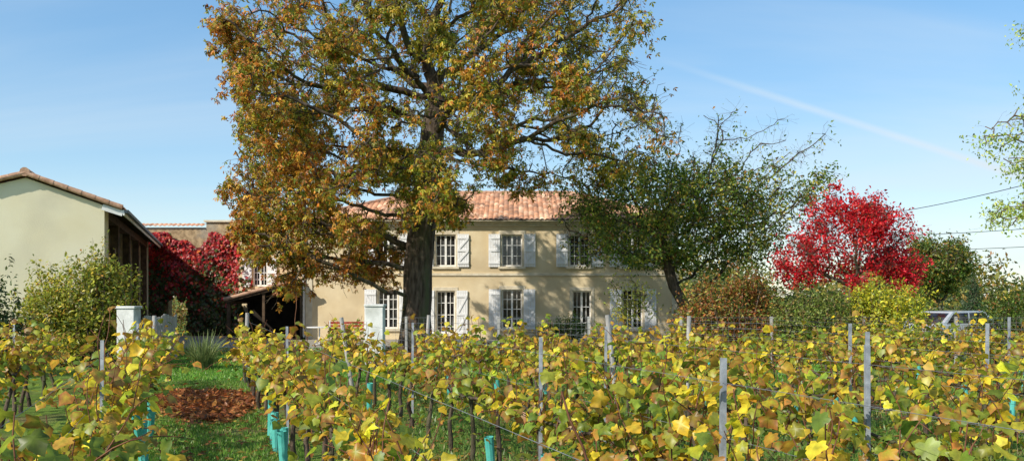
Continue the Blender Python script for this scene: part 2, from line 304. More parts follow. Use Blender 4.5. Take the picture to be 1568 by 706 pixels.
# ---------------- bushes
def bush(name,lumps,n,size,pal,wts,stems=40,shell=.55,topspike=0,T=T_kite,zmin=.05,gain=1.45):
    e=empty(name); L_=np.array(lumps,float); vol=np.prod(L_[:,3:],axis=1)**(2/3); i=rng.choice(len(L_),n,p=vol/vol.sum())
    d=rnd(n); f=1-(rng.random(n)**1.6)*shell
    wob=1+.16*np.sin(d[:,0]*7+i*2)+.16*np.sin(d[:,1]*6+i)+.16*np.sin(d[:,2]*8+i*3)+rng.normal(0,.05,n)
    C=L_[i,:3]+d*L_[i,3:]*(f*wob)[:,None]
    if topspike:
        m=int(n*.25); a=rng.choice(len(C),max(1,m//14)); a=a[C[a,2]>np.median(C[:,2])]
        if len(a):
            k=14; s=(np.arange(k)/k)[None,:,None]*rng.uniform(.5,1,(len(a),1,1))*topspike; dr=unit(rnd(len(a))*.3+np.array([0,0,1]))
            P=(C[a][:,None]+dr[:,None]*s+rng.normal(0,.04,(len(a),k,3))).reshape(-1,3); C=np.concatenate([C,P])
            tubes('shoots',C[a],C[a]+dr*topspike*.8,np.full(len(a),.006),np.full(len(a),.003),3,M_twig,e)
    C=C[C[:,2]>zmin]; n=len(C); cc=palette(n,pal,wts,gain=gain)
    cen=L_[:,:3].mean(0); nr=unit(C-cen)+rnd(n)*.8+np.array([0,0,.4])
    make_leaves('foliage',C,rng.uniform(size*.65,size*1.35,n),rnd(n)+np.array([0,0,-.1]),nr,T,cc,cc*.9,M_leaf,e)
    j=rng.integers(0,len(L_),stems); b0=np.stack([L_[j,0]*.6+cen[0]*.4+rng.normal(0,.25,stems),cen[1]+rng.normal(0,.2,stems),np.full(stems,-.05)],1)
    t1=L_[j,:3]+rnd(stems)*L_[j,3:]*.8; mid=(b0+t1)/2+rng.normal(0,.12,(stems,3))
    if name!='distant_tree_belt': tubes('stems',np.concatenate([b0,mid]),np.concatenate([mid,t1]),np.full(2*stems,.022),np.full(2*stems,.012),4,M_twig,e)
    return e
bush('laurel_shrub',[(-12.0,24.5,1.5,1.0,.8,1.3),(-11.2,24.6,1.7,.75,.8,1.2),(-12.9,24.6,1.3,.8,.7,1.2),(-12.1,24.5,.7,1.4,.8,.8),(-11.4,24.4,2.4,.5,.5,.6)],14000,.11,
  [(.15,.18,.025),(.24,.25,.035),(.40,.34,.05),(.09,.12,.02),(.30,.15,.03)],[5,4,2.8,1.6,.5],topspike=.6)
bush('evergreen_shrub',[(-12.3,21,.9,.9,.8,1.2),(-13.3,21.2,1.0,1.0,.8,1.2)],7000,.10,[(.03,.06,.015),(.05,.09,.02),(.09,.12,.02)],[4,4,1],topspike=.3,gain=1.1)
bush('rust_shrub',[(5.6,26,1.0,.9,.7,1.1),(6.6,26.1,1.4,1.0,.7,1.2),(7.4,26,1.0,.8,.7,1.0),(6.5,26,.6,1.6,.8,.8),(7.0,26,2.2,.5,.5,.5)],12000,.10,
  [(.22,.09,.03),(.36,.13,.04),(.16,.17,.03),(.11,.13,.025),(.34,.25,.05)],[4,3,4,3,1.5],stems=90,topspike=.5)
bush('hedge_shrub',[(8.2,25.4,.9,.9,.7,1.0),(9.2,25.5,1.1,.9,.7,1.0),(8.8,25.4,.6,1.4,.7,.8)],9000,.09,[(.13,.17,.03),(.20,.23,.05),(.28,.20,.07),(.08,.11,.02)],[4,3,1.5,2],stems=70,topspike=.35)
bush('yellow_shrub',[(10.4,25.6,1.0,.8,.7,1.2),(11.2,25.5,1.2,.8,.7,1.1),(10.8,25.6,.6,1.2,.7,.7),(10.2,25.6,1.7,.4,.4,.5)],8500,.10,[(.56,.48,.04),(.38,.40,.04),(.18,.23,.03)],[4,4,2],topspike=.5,gain=1.25)
bush('privet_shrub',[(15.9,29,.8,.8,.8,1.0),(16.8,29,1.2,1.0,.8,1.2),(18.0,29.2,1.3,1.1,.9,1.4),(13.4,27.5,.5,.5,.6,.5)],10000,.10,[(.05,.09,.015),(.09,.13,.02),(.16,.18,.03),(.22,.12,.03)],[4,4,1.5,.4],topspike=.5)
bush('hydrangea_shrub',[(2.6,38.9,.5,.8,.5,.6),(1.6,38.9,.4,.5,.4,.45)],2500,.10,[(.08,.14,.03),(.14,.2,.04)],[1,1])
bush('garden_shrub',[(8.6,38,1.0,1.4,1.0,1.5),(10.6,38,1.2,1.3,1.0,1.6),(12.6,38,1.1,1.4,1,1.5),(14.5,38,1,1.2,1,1.3),(16.8,37.5,1,1.3,1,1.1)],12000,.13,[(.06,.09,.02),(.11,.13,.03),(.2,.16,.04)],[4,3,1])
bush('courtyard_shrub',[(-17.6,49,.9,1.1,.8,1.2),(-19.0,49,1.1,1.1,.8,1.2)],2500,.14,[(.30,.24,.05),(.20,.10,.03),(.12,.12,.03)],[3,3,2])
bush('cypress_tree',[(26,50,.9,.75,.75,1.1),(26,50,1.8,.5,.5,1.1),(26,50,2.5,.28,.28,.7)],5000,.09,[(.035,.07,.03),(.05,.09,.03)],[1,1])
L=[]
for i in range(70):
    x=rng.uniform(-10,95); y=rng.uniform(95,150); h=rng.uniform(2.2,4.6); L.append((x,y,h*.8,rng.uniform(3,6),3,h))
L+=[(x,70+rng.uniform(-3,3),1.6,1.9,1.5,1.9+rng.uniform(-.4,.6)) for x in np.arange(24,50,2.2)]
bush('distant_tree_belt',L,24000,.65,[(.10,.12,.03),(.20,.19,.04),(.36,.27,.05),(.06,.08,.03),(.28,.14,.04)],[4,3,2,3,1],stems=60)

# ---------------- windows & shutters
def win(parent,x,z0,z1,w,y,depth=.2,cols_=2,rows=3,door=False):
    b=B(); yf=y+depth; t=.055
    b.box(x-w/2,x-w/2+t,yf-.05,yf+.03,z0,z1); b.box(x+w/2-t,x+w/2,yf-.05,yf+.03,z0,z1)
    b.box(x-w/2+t,x+w/2-t,yf-.05,yf+.03,z1-t,z1); b.box(x-w/2+t,x+w/2-t,yf-.05,yf+.03,z0,z0+t*(6 if door else 1.3))
    b.box(x-.045,x+.045,yf-.065,yf+.02,z0+t*1.3,z1-t)
    for sgn in (-1,1):
        for k in range(1,rows):
            zz=z0+(z1-z0)*k/rows; xa,xb=sorted((x+sgn*.046,x+sgn*(w/2-t-.001))); b.box(xa,xb,yf-.03,yf+.012,zz-.016,zz+.016)
        xm=x+sgn*(w/4-.005); b.box(xm-.012,xm+.012,yf-.036,yf+.008,z0+t*1.4,z1-t-.002)
    b.build('window_frame',M_white,parent)
    b=B(); b.poly([(x-w/2,yf+.014,z0),(x+w/2,yf+.014,z0),(x+w/2,yf+.014,z1),(x-w/2,yf+.014,z1)]); b.build('window_pane',M_glass,parent)
def shutter(parent,xa,xb,z0,z1,y,flip=False,ang=0):
    b=B(); x0,x1=0,xb-xa; Y=-.04
    n=5
    for i in range(n):
        a=x0+(x1-x0)*i/n; c2=x0+(x1-x0)*(i+1)/n; b.box(a+.004,c2-.004,-.02,.012,z0,z1)
    h=z1-z0
    for f in (.12,.5,.88): b.box(x0+.01,x1-.01,-.05,-.022,z0+h*f-.05,z0+h*f+.05)
    for f0,f1 in ((.12,.5),(.5,.88)):
        pa,pb=(x0+.06,x1-.06) if not flip else (x1-.06,x0+.06)
        b.bar((pa,-.037,z0+h*f0+.055),(pb,-.037,z0+h*f1-.055),.024,.08,up=(0,0,1))
    o=b.build('shutter',M_shut,parent); o.location=(xa,y,0); o.rotation_euler=(0,0,ang)
def facade(b,x0,x1,z0,z1,y,ops,depth=.22):
    xs=sorted({x0,x1,*[o[0] for o in ops],*[o[1] for o in ops]}); zs=sorted({z0,z1,*[o[2] for o in ops],*[o[3] for o in ops]})
    for i in range(len(xs)-1):
        for j in range(len(zs)-1):
            cx=(xs[i]+xs[i+1])/2; cz=(zs[j]+zs[j+1])/2
            if any(o[0]<cx<o[1] and o[2]<cz<o[3] for o in ops): continue
            b.poly([(xs[i],y,zs[j]),(xs[i+1],y,zs[j]),(xs[i+1],y,zs[j+1]),(xs[i],y,zs[j+1])])
    for a,c2,l,h in ops:
        for p,q in (((a,l),(a,h)),((a,h),(c2,h)),((c2,h),(c2,l)),((c2,l),(a,l))):
            b.poly([(p[0],y,p[1]),(q[0],y,q[1]),(q[0],y+depth+.05,q[1]),(p[0],y+depth+.05,p[1])])
def tiles(name,o,u,v,lu,lv,parent,mask=None,pitch=.23,course=.38,h=.045):
    o=np.array(o,float);u=unit(np.array(u,float));v=unit(np.array(v,float)); nrm=np.cross(u,v)
    if nrm[2]<0: nrm=-nrm
    k=6; nu=int(lu/pitch)*k+1; nc=int(math.ceil(lv/course)); rows=[]
    for j in range(nc): rows+=[(j*course,.03,j),(min((j+1)*course-.002,lv),0.0,j)]
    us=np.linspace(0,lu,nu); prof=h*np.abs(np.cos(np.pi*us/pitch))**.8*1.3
    V=[];C=[]
    jit=rng.normal(0,.16,(nc,int(lu/pitch)+3)); tone=rng.random((nc,nu))
    tid=(np.round(us/pitch)).astype(int)
    for d,off,j in rows:
        V.append(o+us[:,None]*u+d*v+(prof+off)[:,None]*nrm)
        t=tone[j,tid][:,None]; base=np.where(t<.55,np.array([[.60,.31,.19]]),np.where(t<.85,np.array([[.70,.44,.30]]),np.array([[.44,.25,.17]])))
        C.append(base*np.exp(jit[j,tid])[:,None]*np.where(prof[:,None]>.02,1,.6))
    V=np.concatenate(V);C=np.concatenate(C); R=len(rows); F=[]
    for a in range(R-1):
        i=np.arange(nu-1); 
        if mask is not None:
            dd=(rows[a][0]+rows[a+1][0])/2; i=i[[mask(us[q_],dd) for q_ in i]]
        F.append(np.stack([a*nu+i,a*nu+i+1,(a+1)*nu+i+1,(a+1)*nu+i],1))
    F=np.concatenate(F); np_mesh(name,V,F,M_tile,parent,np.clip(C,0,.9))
# ---------------- farmhouse
H=empty('farmhouse')
X0,X1,YF,YB,ZE=-9.3,7.5,40,49,5.3
gw=[-5.6,-3.0,0,3.15,5.45]; uw=[-5.6,-3.0,0,3.05,5.45]
ops=[]
for i,x in enumerate(gw):
    if i in (1,3): ops.append((x-.42,x+.42,0.02,2.18))
    else: ops.append((x-.45,x+.45,.48,2.24))
for x in uw: ops.append((x-.46,x+.46,3.28,4.72))
b=B(); facade(b,X0,X1,0,ZE,YF,ops)
b.poly([(X0,YF,0),(X0,YB,0),(X0,YB,ZE),(X0,YF,ZE)]); b.poly([(X1,YF,0),(X1,YB,0),(X1,YB,ZE),(X1,YF,ZE)]); b.poly([(X0,YB,0),(X1,YB,0),(X1,YB,ZE),(X0,YB,ZE)])
b.build('walls',M_plaster,H)
b=B()
for (a,c2,l,h) in ops:
    b.box(a-.14,a-.002,YF-.025,YF-.002,l,h); b.box(c2+.002,c2+.14,YF-.025,YF-.002,l,h); b.box(a-.14,c2+.14,YF-.03,YF-.002,h+.002,h+.17)
    b.box(a-.16,c2+.16,YF-.09,YF-.002,l-.11,l-.002) if l>.3 else b.box(a-.1,c2+.1,YF-.35,YF-.002,-.05,.015)
b.box(X0-.02,X1+.02,YF-.05,YF-.002,2.86,2.98)
b.box(X0-.02,X0+.3,YF-.04,YF-.002,0,2.85); b.box(X0-.02,X0+.3,YF-.04,YF-.002,2.99,ZE-.22); b.box(X1-.3,X1+.02,YF-.04,YF-.002,0,2.85); b.box(X1-.3,X1+.02,YF-.04,YF-.002,2.99,ZE-.22)
b.box(X0-.06,X1+.06,YF-.10,YF-.002,ZE-.2,ZE-.1); b.box(X0-.15,X1+.15,YF-.20,YF-.002,ZE-.098,ZE+.0)
b.build('stone_surrounds',M_trim,H,bevel=.008)
for i,x in enumerate(gw):
    if i==1:
        win(H,x,.02,2.18,.84,YF,.22,rows=4,door=True)
        shutter(H,x+.5,x+1.0,.06,2.2,YF-.06); shutter(H,x-1.0,x-.5,.06,2.2,YF-.06,True)
    elif i==3:
        win(H,x,.02,2.18,.84,YF,.22,rows=3,door=True)
    else:
        win(H,x,.48,2.24,.9,YF,.2,rows=4); shutter(H,x+.52,x+1.05,.46,2.26,YF-.06); shutter(H,x-1.05,x-.52,.46,2.26,YF-.06,True)
for x in uw:
    win(H,x,3.28,4.72,.92,YF,.2,rows=3); shutter(H,x+.54,x+1.06,3.26,4.74,YF-.06); shutter(H,x-1.06,x-.54,3.26,4.74,YF-.06,True)
b=B(); b.box(X0+.3,X1-.3,YF+.6,YF+.65,.05,5.1); b.build('shade_backing',M_dark,H)  # dark sheet behind the windows, the rooms' shade put into its colour
ov=.4; ex0,ex1,ey0,ey1=X0-ov,X1+ov,YF-ov,YB+ov; zr=ZE+.02; hd=(ey1-ey0)/2; rise=1.75; sl=math.hypot(hd,rise)
W=ex1-ex0
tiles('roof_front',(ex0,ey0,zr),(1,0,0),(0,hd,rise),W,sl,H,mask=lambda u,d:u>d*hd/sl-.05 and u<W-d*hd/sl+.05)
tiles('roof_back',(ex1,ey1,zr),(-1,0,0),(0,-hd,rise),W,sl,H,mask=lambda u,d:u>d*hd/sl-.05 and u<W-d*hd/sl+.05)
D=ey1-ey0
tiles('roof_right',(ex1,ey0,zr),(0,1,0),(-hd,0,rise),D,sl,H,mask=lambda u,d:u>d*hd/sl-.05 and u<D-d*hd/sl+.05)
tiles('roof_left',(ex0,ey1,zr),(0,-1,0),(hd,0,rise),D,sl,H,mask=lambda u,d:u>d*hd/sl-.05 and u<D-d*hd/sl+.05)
M_tileplain=noisemat('ridge_tile',(.36,.20,.13),(.60,.38,.26),scale=5,bump=.3)
b=B(); ym=(ey0+ey1)/2; zt=zr+rise+.05
def caps(b,p,q,r=.12,l=.42):
    p=Vector(p);q=Vector(q); n=int((q-p).length/l); 
    for i in range(n):
        a=p.lerp(q,i/n); c_=p.lerp(q,(i+1.06)/n); b.cyl(a,c_,r*1.0,r*.86,10)
caps(b,(ex0+hd,ym,zt),(ex1-hd,ym,zt))
for a in ((ex0,ey0),(ex0,ey1)): caps(b,(a[0],a[1],zr+.05),(ex0+hd,ym,zt),.11)
for a in ((ex1,ey0),(ex1,ey1)): caps(b,(a[0],a[1],zr+.05),(ex1-hd,ym,zt),.11)
b.build('ridge_caps',M_tileplain,H)
b=B(); b.box(ex0+.02,ex1-.02,ey0+.02,ey1-.02,ZE+.001,ZE+.03); b.build('eaves_soffit',M_trim,H)
b=B(); b.cyl((X0-.08,YF-.1,.1),(X0-.08,YF-.1,ZE-.3),.05); b.build('downpipe',M_white,H)
# left wing
b=B(); facade(b,-13.1,X0,0,5.3,42.5,[(-12.42,-11.74,2.42,3.72)])
b.poly([(-13.1,42.5,0),(-13.1,48,0),(-13.1,48,5.3),(-13.1,42.5,5.3)]); b.build('wing_walls',M_plaster,H)
win(H,-12.08,2.42,3.72,.68,42.5,.15,rows=4); shutter(H,-12.9,-12.45,2.38,3.76,42.42); shutter(H,-11.7,-11.25,2.38,3.76,42.42,True)
tiles('wing_roof',(-13.3,42.1,5.3),(1,0,0),(0,3,.5),4.2,3.2,H)
b=B(); b.poly([(-13.1,45.2,5.3),(X0,45.2,5.3),(X0,45.2,5.8),(-13.1,45.2,5.8)]); b.build('wing_back',M_plaster,H)
# lean-to
tiles('leanto_roof',(-12.7,42.45,1.78),(0,-1,0),(3.2,0,.86),3.3,3.34,H)
b=B(); caps(b,(-12.72,39.15,1.80),(-9.4,39.15,2.69),.085,.36); b.build('leanto_verge',M_tileplain,H)
b=B(); b.bar((-12.55,39.3,0),(-12.55,39.3,1.72),.14); b.bar((-11,39.3,0),(-11,39.3,2.1),.11); b.bar((-12.55,39.3,1.66),(-12.55,42.4,1.66),.12); b.bar((-12.7,39.2,1.70),(-9.4,39.2,2.56),.06,.12); b.build('leanto_posts',M_woodb,H)
b=B(); b.box(-12.6,-9.4,42.3,42.4,0,1.9); b.poly([(-12.6,39.4,1.72),(-9.4,39.4,2.55),(-9.4,42.3,2.55),(-12.6,42.3,1.72)]); b.poly([(-9.42,39.4,0),(-9.42,42.3,0),(-9.42,42.3,2.5),(-9.42,39.4,2.5)]); b.poly([(-12.5,39.5,.012),(-9.43,39.5,.012),(-9.43,42.3,.012),(-12.5,42.3,.012)]); b.build('leanto_shade_lining',M_dark,H)  # back, ceiling, side and floor coloured near-black to paint in the porch shade
# creeper wall
CW=empty('creeper_wall')
b=B(); b.box(-19.5,-17.05,44,44.5,0,5.35); b.box(-17.05,-15.95,44,44.5,2.0,5.35); b.box(-15.95,-13.12,44,44.5,0,5.35); b.box(-15.2,-12.4,44.1,44.6,5.35,5.62); b.build('masonry',M_stone,CW)
b=B(); b.box(-15.3,-12.3,44.0,44.7,5.625,5.72); b.build('coping',M_trim,CW)
tiles('coping_tiles',(-19.6,43.85,5.36),(1,0,0),(0,.5,.16),4.3,.6,CW)
n=30000; x=rng.uniform(-19.0,-12.3,n); z=rng.uniform(0,5.1,n); 
top=4.75+.35*np.sin(x*2.1)+.2*np.sin(x*5)+np.clip((-16.0-x)*.1,0,.4); side=-12.6+.3*np.sin(z*3)
k=(z<top)&~((x>-17.05)&(x<-15.95)&(z<1.95+.2*np.sin(x*9)))&(x<side)&~((x>-13.15)&(z>2.2)&(z<3.9)&(rng.random(n)<.92)); x=x[k];z=z[k];n=len(x)
y=np.where(x>-13.1,42.4,43.95)-rng.random(n)**1.5*.34-.18*np.sin(x*3+z*2)*np.sin(z*4+x)-.16
C=np.stack([x,y,z],1)
redp=palette(n,[(.50,.025,.03),(.64,.06,.035),(.30,.015,.02),(.58,.18,.035)],[4,2.5,3,.8]); gr=palette(n,[(.07,.10,.025),(.11,.14,.03),(.18,.06,.02)],[4,2,2])
pr=1/(1+np.exp(-(z-2.9+.5*np.sin(x*2.2)+rng.normal(0,.6,n))*2.2))
cc=np.where((rng.random(n)<pr)[:,None],redp,gr)
make_leaves('creeper_foliage',C,rng.uniform(.10,.20,n),rnd(n)*.6+np.array([0,-.2,-.9]),rnd(n)*.5+np.array([0,-1,.3]),T_vinef,cc,cc*.85,M_leaf,CW)
# ---------------- barn
BN=empty('barn',(-11.95,26,0),math.radians(18.5))
sp=.36; ax=-2.05; za=4.62+2.05*sp
b=B(); ze=4.58
b.poly([(0,0,0),(0,0,ze),(ax,0,za-.05),(-7.5,0,za-.05-5.45*.30),(-7.5,0,0)])
b.poly([(0,0,0),(0,1.0,0),(0,1.0,ze),(0,0,ze)]); b.poly([(-7.5,0,0),(-7.5,18,0),(-7.5,18,3.4),(-7.5,0,3.4)])
b.poly([(0,18,0),(-7.5,18,0),(-7.5,18,3.6),(ax,18,za-.05),(0,18,ze)])
b.box(-.3,0,1.0,1.05,0,ze)
b.build('walls',M_barn,BN)
b=B(); b.box(-2.5,-2.45,.4,17.8,.02,4.5); b.build('shade_backing',M_dark,BN)  # added dark sheet, shade of the open barn side painted as colour
b=B()
for yy in (4.2,8.4,12.6,17): b.box(-.28,-.02,yy,yy+.28,0,4.3)
b.box(-.26,-.03,1.06,17.95,4.3,4.55)
for yy in np.arange(.3,18,.6): b.bar((-2,yy,ze+.65),(.42,yy,ze-.10),.07,.10)
b.build('timber_frame',M_woodb,BN)
e0=.5
tiles('roof_right',(e0,-.18,4.66-e0*sp+.0),(0,1,0),(-1,0,sp),18.4,(2.05+e0)*math.hypot(1,sp),BN)
tiles('roof_left',(-7.9,18.2,za+.04-(5.85)*.30),(0,-1,0),(1,0,.30),18.4,5.85*math.hypot(1,.30),BN)
b=B(); caps(b,(ax,-.2,za+.1),(ax,18.2,za+.1),.13)
caps(b,(e0,-.14,4.66-e0*sp+.05),(ax,-.14,za+.07),.08,.36); caps(b,(-7.9,-.14,za+.04-5.85*.3+.04),(ax,-.14,za+.07),.08,.36)
b.build('ridge_caps',M_tileplain,BN)
b=B(); b.bar((e0+.03,-.1,4.56-e0*sp),(e0+.03,18.1,4.56-e0*sp),.04,.16); b.bar((e0,-.06,4.54-e0*sp),(-.05,-.06,4.53),.04,.17); b.build('fascia',M_white,BN)
b=B(); b.bar((e0+.10,-.1,4.60-e0*sp),(e0+.10,18.1,4.60-e0*sp),.12,.09); b.build('gutter',M_wire,BN)
# ---------------- gate pillars, gate, fences
for (x,y,w,h) in ((-9.85,22.8,.44,1.60),(-3.7,24,.48,1.64)):
    b=B(); b.box(x-w/2,x+w/2,y-w/2,y+w/2,-.05,h)
    b.box(x-w/2-.03,x+w/2+.03,y-w/2-.03,y+w/2+.03,h+.006,h+.07); b.build('gate_pillar',M_pillar,None,bevel=.015)
b=B(); p=Vector((-9.5,22.9,0)); q=Vector((-9.95,26.3,0)); n=26
for i in range(n):
    a=p.lerp(q,i/(n-1)); h=1.38+.05*math.sin(i*.5)+random.uniform(-.02,.02); b.bar((a.x,a.y,.12),(a.x+random.uniform(-.01,.01),a.y,h),.085,.022,up=(1,0,0))
for z in (.4,1.1): b.bar((p.x-.04,p.y,z),(q.x-.04,q.y,z),.04,.09)
b.build('picket_gate',M_wood)
WF=empty('wire_fence'); b=B()
for i in range(9):
    x=-3.0+i*2.6; b.bar((x,25.2,0),(x+random.uniform(-.04,.04),25.2,1.35),.07)
b.build('fence_posts',M_wood,WF); b=B()
for z in np.arange(.2,1.35,.16): b.bar((-3.4,25.16,z),(17.8,25.16,z),.006)
for x in np.arange(-3.3,17.8,.16): b.bar((x,25.165,.1),(x,25.165,1.3),.004)
b.build('mesh',M_wire,WF)
n=170; a=rng.random(n)*6.28; base=np.array([-8.15,23.4,0])+np.stack([np.cos(a),np.sin(a),a*0],1)*.22
V=[];F=[];Cc=[]
for i in range(n):
    l=rng.uniform(.7,1.25); lean=rng.uniform(.1,.8); d=np.array([math.cos(a[i]),math.sin(a[i]),0]); s_=np.array([-d[1],d[0],0])*.028; k=len(V)
    for t in (0,.35,.7,1.0):
        pt_=base[i]+d*lean*l*t*t*1.0+np.array([0,0,1])*l*(t-.35*lean*t*t*1.6); w=(1-t)*.9+.1; V+=[pt_-s_*w,pt_+s_*w]
    for j in range(3): F.append((k+2*j,k+2*j+1,k+2*j+3,k+2*j+2))
    Cc+= [np.array([.20,.24,.09])*rng.uniform(.6,1.7)]*8
np_mesh('agave_plant',V,F,M_leaf,None,np.array(Cc))
BE=empty('garden_bench',(-6.7,36,0),.15); b=B()
for i in range(4): b.box(-.75,.75,-.2+i*.11,-.11+i*.11,.44,.47)
for i in range(3): b.box(-.75,.75,.26,.29,.55+i*.13,.64+i*.13)
b.build('slats',M_red,BE); b=B()
for x in (-.7,.7):
    b.bar((x,-.18,0),(x,-.18,.64),.05); b.bar((x,.25,0),(x,.28,.95),.05); b.bar((x,-.2,.64),(x,.27,.66),.05); b.bar((x,-.18,.42),(x,.25,.42),.04)
b.build('frame',M_white,BE)
TB=empty('garden_table',(-7.6,35,0),.1); b=B(); b.cyl((0,0,.70),(0,0,.73),.5,n=24); b.cyl((0,0,.02),(0,0,.7),.03); 
for k in range(3): b.bar((0,0,.05),(.35*math.cos(k*2.1),.35*math.sin(k*2.1),.01),.03)
b.build('table_parts',M_white,TB)
b=B(); b.box(-2.7,-1.2,30.8,31.4,0,.12); b.box(-2.7,-1.2,30.8,30.9,.12,.5); b.box(-2.7,-1.2,31.3,31.4,.12,.5); b.box(-2.7,-2.6,30.9,31.3,.12,.5); b.box(-1.3,-1.2,30.9,31.3,.12,.5); b.build('stone_trough',M_trim,None,bevel=.02)
# ---------------- car
CAR=empty('parked_car',(14.6,30,0),math.radians(28))
prof=[(-2.05,.35),(-2.1,.62),(-2.0,.86),(-1.1,.98),(-.95,.98),(1.55,1.0),(1.95,.92),(2.08,.7),(2.05,.35)]
b=B(); n=len(prof); L1=[(x,-(.80 if z>.9 else .87),z) for x,z in prof]; L2=[(x,(.80 if z>.9 else .87),z) for x,z in prof]
b.poly(L1); b.poly(L2[::-1])
for i in range(n):
    j=(i+1)%n; b.poly([L1[j],L1[i],L2[i],L2[j]])
b.build('body',M_car,CAR,bevel=.05)
b=B(); q0=[(-1.15,-.78,.97),(1.75,-.76,.985),(1.75,.76,.985),(-1.15,.78,.97)]; q1=[(-.35,-.6,1.42),(1.25,-.6,1.44),(1.25,.6,1.44),(-.35,.6,1.42)]
b.poly(q1)
for i in range(4):
    j=(i+1)%4; b.poly([q0[i],q0[j],q1[j],q1[i]])
b.build('cabin',M_car,CAR,bevel=.04)
b=B()
def lerp(p,q,t): return tuple(p[k]+(q[k]-p[k])*t for k in range(3))
cx=Vector((.35,0,1.2))
for i,segs in ((0,((.06,.47),(.51,.93))),(1,((.08,.92),)),(2,((.07,.49),(.53,.94))),(3,((.08,.92),))):
    j=(i+1)%4
    for s0,s1 in segs:
        P=[lerp(lerp(q0[i],q0[j],s),lerp(q1[i],q1[j],s),t) for s,t in ((s0,.12),(s1,.12),(s1,.88),(s0,.88))]
        nrm=(Vector(P[1])-Vector(P[0])).cross(Vector(P[3])-Vector(P[0])).normalized()
        if nrm.dot(Vector(P[0])-cx)<0: nrm=-nrm
        b.poly([tuple(Vector(p_)+nrm*.008) for p_ in P])
b.build('car_windows',M_glass,CAR); b=B()
for x in (-1.3,1.35):
    for y in (-.88,.68): b.cyl((x,y,.31),(x,y+.2,.31),.31,n=20)
b.build('wheels',M_rubber,CAR,bevel=.02); b=B()
for x in (-1.3,1.35):
    for y in (-.9,.88): b.cyl((x,y,.31),(x,y+.025,.31),.18,n=14)
b.build('hubcaps',M_metal,CAR)
# ---------------- power lines
PL=empty('power_line'); P0=[];P1=[]
def cat(p,q,sag,n=24):
    p=np.array(p,float);q=np.array(q,float); t=np.linspace(0,1,n)[:,None]; c_=p*(1-t)+q*t; c_[:,2]-=4*sag*(t*(1-t))[:,0]; P0.extend(c_[:-1]);P1.extend(c_[1:])
cat((15.5,48,5.9),(20,26,6.6),.5); cat((17,50,5.4),(24,32,4.9),.3); cat((17,60,5.0),(27,36,4.3),.25)
tubes('wires',P0,P1,np.full(len(P0),.014),np.full(len(P0),.014),5,M_rubber,PL)
